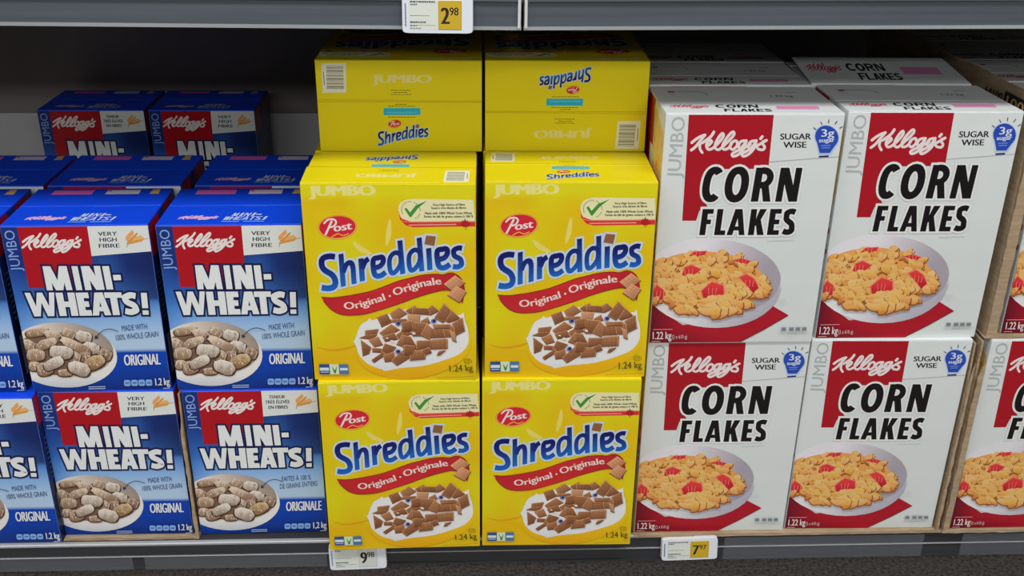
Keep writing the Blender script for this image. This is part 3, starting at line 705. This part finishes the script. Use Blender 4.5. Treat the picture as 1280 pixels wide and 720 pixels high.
# ------------------------------------------------------------------ cartons
def make_box(kind, W, H, D, front, top, side, sidedir, edge, plain, flaps, name='cereal_box', lifts=None):
    """root mesh origin: bottom centre of the front; y goes back"""
    th = .0014; out = [[], [], []]
    def cf(n):
        if n.z > .4: return edge['top']
        if n.y < -.4: return edge['front']
        return edge['side']
    bev_box(out, -W / 2, 0, 0, W / 2, D, H - th, cf)
    front_c = (0, 0, W, H - th)
    front.emit(out, lambda u, v, z: (u - W / 2, -z, v), (0.0008, .0008, W - .0008, H - th - .0008))
    if side:
        if sidedir > 0: side.emit(out, lambda u, v, z: (W / 2 + z, u, v), (.0008, .0008, D - .0008, H - th - .0008))
        else: side.emit(out, lambda u, v, z: (-W / 2 - z, D - u, v), (.0008, .0008, D - .0008, H - th - .0008))
    root = build(name, out, M_PRINT)
    n = len(flaps)
    for i, (v0, v1, lift) in enumerate(flaps):
        o = [[], [], []]
        bev_box(o, -W / 2 + .0004, v0 + .0005, H - th, W / 2 - .0004, v1 - .0003, H, lambda nn: edge['top'], .0005, 1)
        top.emit(o, lambda u, v, z: (u - W / 2, v, H + z * .5), (.001, v0 + .001, W - .001, v1 - .0008))
        if lift:
            vs = []
            for x, y, z in o[0]:
                t = (y - v0) / (v1 - v0); t = t if lift > 0 else 1 - t
                vs.append((x, y, z + abs(lift) * t))
            o[0] = vs
        build('top_flap', o, M_PRINT, root)
    return root
def copy_tree(o):
    c = o.copy(); COL.objects.link(c)
    for ch in list(o.children):
        k = ch.copy(); COL.objects.link(k); k.parent = c
    return c
used = set()
def place(proto, x, y, z, yaw, label, cat, group, lying=False, H=0, D=0):
    if proto.name in used: o = copy_tree(proto)
    else: o = proto; used.add(proto.name)
    if lying:
        a = R(yaw); o.rotation_euler = (Matrix.Rotation(math.pi + a, 4, 'Z') @ Matrix.Rotation(-math.pi / 2, 4, 'X')).to_euler()
        o.location = (x - math.sin(a) * H, y + H * math.cos(a), z + D)
    else:
        o.location = (x, y, z); o.rotation_euler = (0, 0, R(yaw))
    return tag(o, label, cat, group)

e_c = dict(top=(200, 206, 208), front=(196, 202, 204), side=(180, 186, 188))
e_s = dict(top=(196, 184, 18), front=(196, 182, 16), side=(188, 166, 16))
e_m = dict(top=(12, 62, 200), front=(70, 110, 190), side=(16, 26, 66))
corn_front, corn_top, corn_left = art_corn_front(), art_corn_top(), art_corn_left()
CF = ((0, .058, .0), (.058, DC, .0))
corn = make_box('c', WC, HC, DC, corn_front, corn_top, corn_left, -1, e_c, None, CF, 'corn_flakes_box')
corn_open = make_box('c', WC, HC, DC, corn_front, art_corn_top(True), corn_left, -1, e_c, None, ((0, .120, .014), (.121, DC, 0)), 'corn_flakes_box')
sf, se, ss = art_shred_front(), art_shred_end(), art_shred_side()
ser = rot180(se)
shredA = make_box('s', WS, HS, DS, sf, se, ss, 1, e_s, None, ((0, .0745, 0), (.0745, DS, 0)), 'wheat_squares_box')
shredB = make_box('s', WS, HS, DS, sf, ser, ss, 1, e_s, None, ((0, .0605, .003), (.0605, DS, 0)), 'wheat_squares_box')
shredC = make_box('s', WS, HS, DS, sf, ser, ss, 1, e_s, None, ((0, .0605, 0), (.0605, DS, 0)), 'wheat_squares_box')
wf, wff, wt, wr = art_wheat_front(), art_wheat_front(True), art_wheat_top(), art_wheat_right()
WFL = ((0, .078, 0), (.078, DM, 0))
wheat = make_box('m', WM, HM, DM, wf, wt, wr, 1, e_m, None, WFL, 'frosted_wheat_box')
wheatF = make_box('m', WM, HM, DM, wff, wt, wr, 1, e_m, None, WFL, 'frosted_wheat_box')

B0 = .0012   # thickness of the case bottoms the lowest boxes stand on
g_c, g_s, g_m = 'corn flakes cartons on the shelf', 'yellow wheat square cartons', 'blue frosted wheat cartons'
cat = 'cereal box'
# corn flakes
LC = 'white corn flakes box '
place(corn, .393, 1.366, B0, -.3, LC + 'on the bottom layer, directly right of the yellow boxes', cat, g_c)
place(corn, .6435, 1.367, B0, -1.2, LC + 'on the bottom layer, right next to the narrow cardboard walls', cat, g_c)
place(corn, .9185, 1.363, B0, 0, LC + 'on the bottom layer cut off by the right edge', cat, g_c)
place(corn, .393, 1.363, B0 + HC, -.2, LC + 'on the upper layer, touching the yellow stack', cat, g_c)
place(corn, .6485, 1.374, B0 + HC, -.3, LC + 'on the upper layer, left of the tall brown case wall', cat, g_c)
place(corn, .9385, 1.381, B0 + HC + .0025, 0, LC + 'inside the brown case at the right edge', cat, g_c)
place(corn, .396, 1.524, B0 + HC, 0, LC + 'second row, flat top beside the yellow boxes', cat, g_c)
place(corn_open, .6455, 1.533, B0 + HC, -1, LC + 'in the second row, its top flap lifted up', cat, g_c)
place(corn, .3965, 1.524, B0, 0, 'white corn flakes box hidden in the lower second row', cat, g_c)
place(corn, .6475, 1.527, B0, 0, 'white corn flakes box hidden in the lower second row', cat, g_c)
place(corn, .400, 1.682, B0, 0, 'white corn flakes box hidden in the lower rear row behind the corn flakes boxes', cat, g_c)
place(corn, .400, 1.682, B0 + HC, 0, 'white corn flakes box in the shaded third row behind the flat topped one', cat, g_c)
for k, y in enumerate((1.539, 1.696, 1.853)):
    place(corn, .9385, y, B0 + HC + .0025, 0, ('white corn flakes box in the brown case, lid nearest the viewer', 'white corn flakes box in the brown case, middle lid', 'darkest white corn flakes box lid at the back of the brown case')[k], cat, g_c)
# yellow boxes
LS = 'yellow wheat squares box '
place(shredB, -.108, 1.3395, B0 + HS, -1.2, LS + 'standing on the upper layer at left, touching the blue box', cat, g_s)
place(shredA, .143, 1.343, B0 + HS, -1.0, LS + 'standing on the upper layer at right, next to the corn flakes', cat, g_s)
place(shredB if False else shredC, -.103, 1.335, B0, .8, LS + 'on the bottom layer at left, above the 9.98 price tag', cat, g_s)
place(shredA, .139, 1.3365, B0, -.8, LS + 'on the bottom layer at right, next to the corn flakes', cat, g_s)
place(shredC, -.0975, 1.4815, B0 + 2 * HS, -.5, LS + 'lying on its back at left, barcode at upper left', cat, g_s, True, HS, DS)
place(shredA, .1455, 1.4815, B0 + 2 * HS, -.8, LS + 'lying on its back at right, end print upside down', cat, g_s, True, HS, DS)
for x in (-.106, .143):
    for z in (B0, B0 + HS):
        for y in (1.4855, 1.623):
            place(shredC, x, y, z, 0, 'yellow box standing in the rows hidden behind the front yellow boxes', cat, g_s)
# blue boxes
LM = 'blue frosted wheat box '
place(wheat, -.7700, 1.381, B0 + HM, 1, LM + 'on the upper layer cut off by the left edge', cat, g_m)
place(wheat, -.5535, 1.3825, B0 + HM, 1.2, LM + 'on the upper layer, second from the left edge', cat, g_m)
place(wheat, -.3385, 1.3825, B0 + HM, .8, LM + 'on the upper layer touching the yellow boxes', cat, g_m)
place(wheat, -.7560, 1.366, 0, 0, LM + 'on the bottom layer at the left edge', cat, g_m)
place(wheat, -.5505, 1.3815, B0, -.4, LM + 'on the bottom layer with English text, cardboard strip at right', cat, g_m)
place(wheatF, -.3340, 1.380, B0, .6, LM + 'with French text on the bottom layer, beside the yellow boxes', cat, g_m)
place(wheat, -.760, 1.553, B0 + HM, 0, LM + 'in the second row at the left edge, only its top showing', cat, g_m)
place(wheat, -.5495, 1.553, B0 + HM, 0, LM + 'in the second row, middle of the three tops', cat, g_m)
place(wheat, -.3240, 1.553, B0 + HM, 0, LM + 'in the second row, top partly behind the yellow boxes', cat, g_m)
for x in (-.760, -.5495, -.3240):
    place(wheat, x, 1.553, B0, 0, 'blue box hidden in the lower second row behind the front blue boxes', cat, g_m)
place(wheatF, -.731, 2.0, B0 + HM, 0, 'blue wheat box in deep shade at the back, left of two, French label', cat, g_m)
place(wheat, -.518, 2.0, B0 + HM, 0, 'blue wheat box in deep shade at the back, right of two, English label', cat, g_m)
for x in (-.731, -.518):
    place(wheat, x, 2.0, B0, 0, 'blue box hidden under the shaded boxes at the back of the shelf', cat, g_m)

# ------------------------------------------------------------------ plain mesh helpers
def plain(name, boxes, mat, parent=None, r=.0006, seg=1):
    out = [[], [], []]
    for b in boxes: bev_box(out, *b, lambda n: (0, 0, 0), r, seg)
    return build(name, out, mat, parent, False)
def prism(name, prof, x0, x1, mat, parent=None):
    """profile in (y,z) extruded along x"""
    n = len(prof); V = [(x0, y, z) for y, z in prof] + [(x1, y, z) for y, z in prof]
    F = [(i, (i + 1) % n, n + (i + 1) % n, n + i) for i in range(n)] + [tuple(range(n))[::-1], tuple(range(n, 2 * n))]
    o = build(name, [V, F, None], mat, parent, False)
    bm = bmesh.new(); bm.from_mesh(o.data); bmesh.ops.recalc_face_normals(bm, faces=bm.faces); bm.to_mesh(o.data); bm.free()
    return o

# ------------------------------------------------------------------ cardboard shipping cases
def jag(name, pts, thick, axis, mat, parent, seed=0):
    """cardboard sheet: outline in a plane, thickness along axis, with rough edge"""
    rnd = random.Random(seed); P = []
    for i in range(len(pts)):
        a, b = pts[i], pts[(i + 1) % len(pts)]; L = math.dist(a, b); k = max(1, int(L / .012))
        for j in range(k):
            t = j / k; q = .0009 if j else 0
            P.append((a[0] + (b[0] - a[0]) * t + rnd.uniform(-q, q), a[1] + (b[1] - a[1]) * t + rnd.uniform(-q, q)))
    def mk(u, v, w): return (w, u, v) if axis == 'x' else ((u, w, v) if axis == 'y' else (u, v, w))
    n = len(P); V = [mk(*p, thick[0]) for p in P] + [mk(*p, thick[1]) for p in P]
    F = [(i, (i + 1) % n, n + (i + 1) % n, n + i) for i in range(n)]
    for t in tessellate_polygon([[Vector((p[0], p[1], 0)) for p in P]]): F += [tuple(t), tuple(n + i for i in t)]
    o = build(name, [V, F, None], mat, parent, False)
    bm = bmesh.new(); bm.from_mesh(o.data); bmesh.ops.recalc_face_normals(bm, faces=bm.faces); bm.to_mesh(o.data); bm.free()
    return o
def case(label, x0, x1, y0, y1, z, walls, seed, lipx=None):
    """open display case: base board is the root; walls list (x, ztop, flap_dir)"""
    yf = y0 - .011
    root = jag('cardboard_case', [(x0, yf), (x1, yf), (x1, y1), (x0, y1)], (z, z + .0011), 'z', M_CARD, None, seed)
    tag(root, label, 'cardboard case')
    jag('front_lip', [(x0 + .004, z + .0012), (x1 - .004, z + .0012), (x1 - .012, z + .0065), ((x0 + x1) / 2 + .02, z + .0035), ((x0 + x1) / 2 - .03, z + .0058), (x0 + .01, z + .0052)], (yf + .0005, yf + .003), 'y', M_CARD, root, seed + 3)
    for i, (x, zt, fd, fw) in enumerate(walls):
        jag('side_wall', [(y0 - .004, z + .0012), (y1, z + .0012), (y1, zt), (y0 + .004, zt), (y0 + .002, zt - .05)], (x, x + .003), 'x', M_CARD, root, seed + 7 + i)
        jag('corner_flap', [(x if fd > 0 else x + .003 - fw, z + .0015), (x + fw if fd > 0 else x + .003, z + .0015), (x + fw * .9 if fd > 0 else x + .003, zt - .03), (x if fd > 0 else x + .003 - fw * .9, zt - .06)], (y0 - .0075, y0 - .0045), 'y', M_CARD, root, seed + 11 + i)
    return root
case('brown cardboard case tray under the two bottom corn flakes boxes', .268, .7775, 1.364, 1.85, 0, [(.7715, .345, -1, .004)], 21)
case('brown cardboard case around the bottom corn flakes box at the right edge', .7795, 1.05, 1.362, 1.85, 0, [(.7815, .350, 1, .009)], 31)
case('brown cardboard case under a bottom blue box, narrow strip at its right', -.6525, -.4375, 1.3795, 1.72, 0, [(-.4435, .262, 1, .005)], 41)
c4 = case('tall brown cardboard case with black printed numbers on its side at the right', .7845, 1.07, 1.377, 2.02, B0 + HC + .0011, [(.7875, .7245, 1, .016)], 51)
# black print on the tall case wall
pr = Art(.62, .36); pr.text('64100', 150, 44, 205, 44, 22, (24, 20, 18), .05); pr.rect(64, 22, 140, 62, (26, 22, 20)); pr.text('100', 84, 54, 132, 54, 24, (180, 140, 96), .05)
def wallprint():
    o = [[], [], []]
    # face looks towards -x : u runs towards the viewer
    a = Art(.62, .36)
    a.text('64100', 478, 26, 532, 26, 12, (26, 22, 20), .04)
    a.rect(538, 8, 602, 32, (28, 24, 22)); a.text('100', 546, 28, 596, 28, 15, (190, 150, 104), .04)
    a.emit(o, lambda u, v, z: (.7875 - .0012 - z, 2.0 - u, .36 + v))
    ob = build('side_print', o, M_PRINT, c4); ob['label'] = 'black number printing on the case wall'
wallprint()

# ------------------------------------------------------------------ shelf, back, floor
S = lambda o: tag(o, kind='structure')
S(plain('wall_back', [(-1.6, 2.22, .0, 1.8, 2.25, .475)], M_BACK2)); S(plain('wall_rear', [(-1.6, 2.212, .475, 1.8, 2.25, 1.3)], M_BACK))
S(plain('wall_left', [(-1.63, 1.4, -.2, -1.6, 2.25, 1.3)], M_BACK)); S(plain('wall_right', [(1.8, 1.4, -.2, 1.83, 2.25, 1.3)], M_BACK))
S(plain('floor', [(-4, -4, -.26, 4, 2.3, -.2)], M_FLOOR))
shelf = plain('lower_shelf', [(-1.6, 1.366, -.012, 1.8, 2.22, 0)], M_DARK); tag(shelf, 'lower steel shelf carrying all the cereal boxes', 'shelf')
prism('shelf_lip', [(1.3655, 0), (1.3655, -.004), (1.3585, -.0045), (1.3583, -.0015), (1.360, 0)], -1.6, 1.8, M_LIP, shelf)
prism('price_rail', [(1.3655, -.0041), (1.3590, -.0046), (1.3570, -.022), (1.3560, -.0228), (1.3560, -.0240), (1.3575, -.0250), (1.3560, -.044), (1.3540, -.0445), (1.3540, -.0475), (1.3655, -.0475)], -1.6, 1.8, M_RAIL, shelf)
prism('rail_bead', [(1.3559, -.0226), (1.3545, -.0230), (1.3545, -.0238), (1.3559, -.0242)], -1.6, 1.8, M_LIP, shelf)
plain('shelf_underside', [(-1.6, 1.366, -.05, 1.8, 2.2, -.013)], M_DARK, shelf)
S(plain('trim_1', [(-1.6, 1.72, -.2, 1.8, 1.75, -.05)], M_DARK))
# two upper shelves meeting at the joint
def upper(x0, x1, tilt, label, cap_left):
    root = bpy.data.objects.new('upper_shelf', None); COL.objects.link(root); root.location = ((x0 if cap_left else x1), 1.35, .818)
    root.rotation_euler = (0, tilt, 0); tag(root, label, 'shelf')
    X0, X1 = (0, x1 - x0) if cap_left else (x0 - x1, 0)
    plain('shelf_board', [(X0, .012, .010, X1, .86, .03)], M_DARK, root)
    prism('front_edge', [(0, .004), (0, .06), (.012, .06), (.012, .004)], X0, X1, M_STEEL, root)
    prism('rail_bead', [(-.004, .036), (-.004, .040), (0, .042), (0, .034)], X0, X1, M_STEEL, root)
    prism('bottom_lip', [(-.003, 0), (-.003, .004), (.012, .0045), (.012, .001)], X0, X1, M_LIP, root)
    a, b = ((.001, .0048) if cap_left else (-.0048, -.001))
    plain('end_cap', [(a, -.0055, .0025, b, .0005, .06)], M_WHITE, root)
upper(-1.6, .0705, R(.28), 'upper grey steel shelf edge to the left of the white joint', False)
upper(.0735, 1.8, R(-.42), 'upper grey steel shelf edge to the right of the white joint', True)

# clear label strips on the price rail
def strip(x0, x1, label, zt=-.0245):
    o = prism('clear_label_strip', [(1.3536, zt), (1.3530, -.0475), (1.3536, -.0475), (1.3542, zt)], x0, x1, M_CLEAR); tag(o, label, 'label holder', 'clear label strips on the lower rail')
strip(-1.0, -.543, 'clear plastic label strip at the far left of the lower rail')
strip(-.524, -.232, 'clear plastic label strip left of the nine dollar price tag')
strip(.418, .752, 'clear plastic label strip to the right of the seven dollar price tag', -.004)
strip(.817, 1.2, 'clear plastic label strip at the far right of the lower rail', -.004)

# electronic price tags
def price_tag(x, y, z, w, h, ang, big, small, label, yellow_part=True):
    out = [[], [], []]; d = .009
    P = arc(0, 0, w / 2, h / 2, 0, 351, 39, 14)
    n = len(P); V = [(p[0], 0, p[1]) for p in P] + [(p[0] * .985, -d, p[1] * .97) for p in P]
    F = [(i, (i + 1) % n, n + (i + 1) % n, n + i) for i in range(n)] + [tuple(range(n)), tuple(range(n, 2 * n))[::-1]]
    root = build('price_tag', [V, F, [[alb((190, 196, 204))] * len(f) for f in F]], M_TAG)
    bm = bmesh.new(); bm.from_mesh(root.data); bmesh.ops.recalc_face_normals(bm, faces=bm.faces); bm.to_mesh(root.data); bm.free()
    root.location = (x, y, z); root.rotation_euler = (R(-6), R(ang), 0); tag(root, label, 'price tag')
    sw, sh = w * .74, h * .80; a = Art(sw, sh); W, Hh = sw * 1000, sh * 1000
    a.rect(0, 0, W, Hh, (178, 184, 176))
    rr = random.Random(int(big)); x1 = W * .52
    for yy, l, t in ((.06, .95, 2.2), (.15, .30, 1.8), (.52, .75, .7), (.74, .62, 2.2), (.86, .3, .9), (.94, .45, .9), (.84, .98, .5)):
        px = 1.5
        while px < x1 * l: q = rr.uniform(1, 3.4); a.rect(px, yy * Hh - t / 2, min(px + q, x1 * l), yy * Hh + t / 2, (66, 70, 72)); px += q + .6
    scr = [[], [], []]; fr = lambda u, v, zz: (u - w * .40, -d - zz, v - sh / 2)
    bev_box(scr, -w * .40, -d - .0002, -sh / 2, -w * .40 + sw, -d + .002, sh / 2, lambda nn: (178, 184, 176), .0001, 1)
    a.emit(scr, lambda u, v, zz: (u - w * .40, -d - .0002 - zz, v - sh / 2)); s_ = build('screen', scr, M_TAG, root)
    b = Art(W * .44 / 1000, sh * .96); bw, bh = b.w * 1000, b.h * 1000; ycol = (166, 138, 28) if yellow_part else (168, 172, 168)
    b.rect(0, 0, bw, bh, (60, 54, 20)); b.rect(.7, .7, bw - .7, bh - .7, ycol)
    b.text(big, bw * .14, bh * .80, bw * .46, bh * .80, bh * .56, (26, 20, 12), .045); b.text(small, bw * .49, bh * .50, bw * .86, bh * .50, bh * .27, (26, 20, 12), .03)
    pp = [[], [], []]; bx = -w * .40 + sw * .555
    bev_box(pp, bx, -d - .0007, -b.h / 2, bx + b.w, -d - .0002, b.h / 2, lambda nn: ycol, .0001, 1)
    b.emit(pp, lambda u, v, zz: (bx + u, -d - .0007 - zz, v - b.h / 2)); o = build('price_field', pp, M_TAG, s_)
    e = [[], [], []]; ed = Art(w * .04, sh * .8)
    for i in range(16): ed.rect(.5, i * ed.h * 1000 / 16, ed.w * 1000 - 1, i * ed.h * 1000 / 16 + 1.3, (70, 78, 110))
    ed.emit(e, lambda u, v, zz: (-w * .465 + u, -d - zz, v - ed.h / 2)); build('side_code', e, M_TAG, root)
    return root
price_tag(-.0365, 1.3458, .8375, .0905, .046, .3, '2', '98', 'white electronic price tag with yellow 2.98 field hanging on the upper shelf edge')
price_tag(-.181, 1.3525, -.0235, .0925, .046, -1.6, '9', '98', 'white electronic price tag reading 9.98, half covered by the yellow box', False)
price_tag(.359, 1.3520, -.0190, .0925, .040, -1.3, '7', '97', 'white electronic price tag with yellow 7 dollar field under the corn flakes')

# ------------------------------------------------------------------ light: ceiling strips over the aisle, then one added fill
def area(name, loc, size, energy, col, tgt):
    d = bpy.data.lights.new(name, 'AREA'); d.shape = 'RECTANGLE'; d.size, d.size_y = size; d.energy = energy; d.color = col
    o = bpy.data.objects.new(name, d); COL.objects.link(o); o.location = loc
    o.rotation_euler = (Vector(tgt) - Vector(loc)).to_track_quat('-Z', 'Y').to_euler(); return o
area('ceiling_and_fill_light', (-.3, .25, 2.9), (5.0, .5), 100, (1, .985, .96), (-.3, .25, 0))
area('ceiling_and_fill_light', (.2, -2.2, 2.9), (5.0, .5), 60, (1, .985, .96), (.2, -2.0, 0))
area('ceiling_and_fill_light', (0, -4.6, 2.9), (6.0, .6), 160, (1, .985, .96), (0, -4.0, 0))  # added low-angle fill to brighten lying ends and rear rows, no known lamp
w = bpy.data.worlds.new('store'); sc.world = w; w.use_nodes = True
w.node_tree.nodes['Background'].inputs[0].default_value = (.95, .98, 1, 1); w.node_tree.nodes['Background'].inputs[1].default_value = .13

# ------------------------------------------------------------------ camera
cd = bpy.data.cameras.new('camera'); cam = bpy.data.objects.new('camera', cd); COL.objects.link(cam)
cd.sensor_width = 36; cd.lens = 1292.92 / 1280 * 36; cd.clip_start = .02
f_ = Vector((0.04233257, 0.90742492, -0.41807651)); r_ = Vector((0.99908255, -0.04116202, 0.01182149)); u_ = Vector((0.00648176, 0.41819338, 0.9083349))
cam.matrix_world = Matrix(((r_.x, u_.x, -f_.x, 0), (r_.y, u_.y, -f_.y, 0), (r_.z, u_.z, -f_.z, 1.07337), (0, 0, 0, 1)))
sc.camera = cam
vs = sc.view_settings; vs.view_transform = 'Standard'; vs.look = 'None'; vs.exposure = -.22; vs.gamma = 1; vs.use_curve_mapping = False
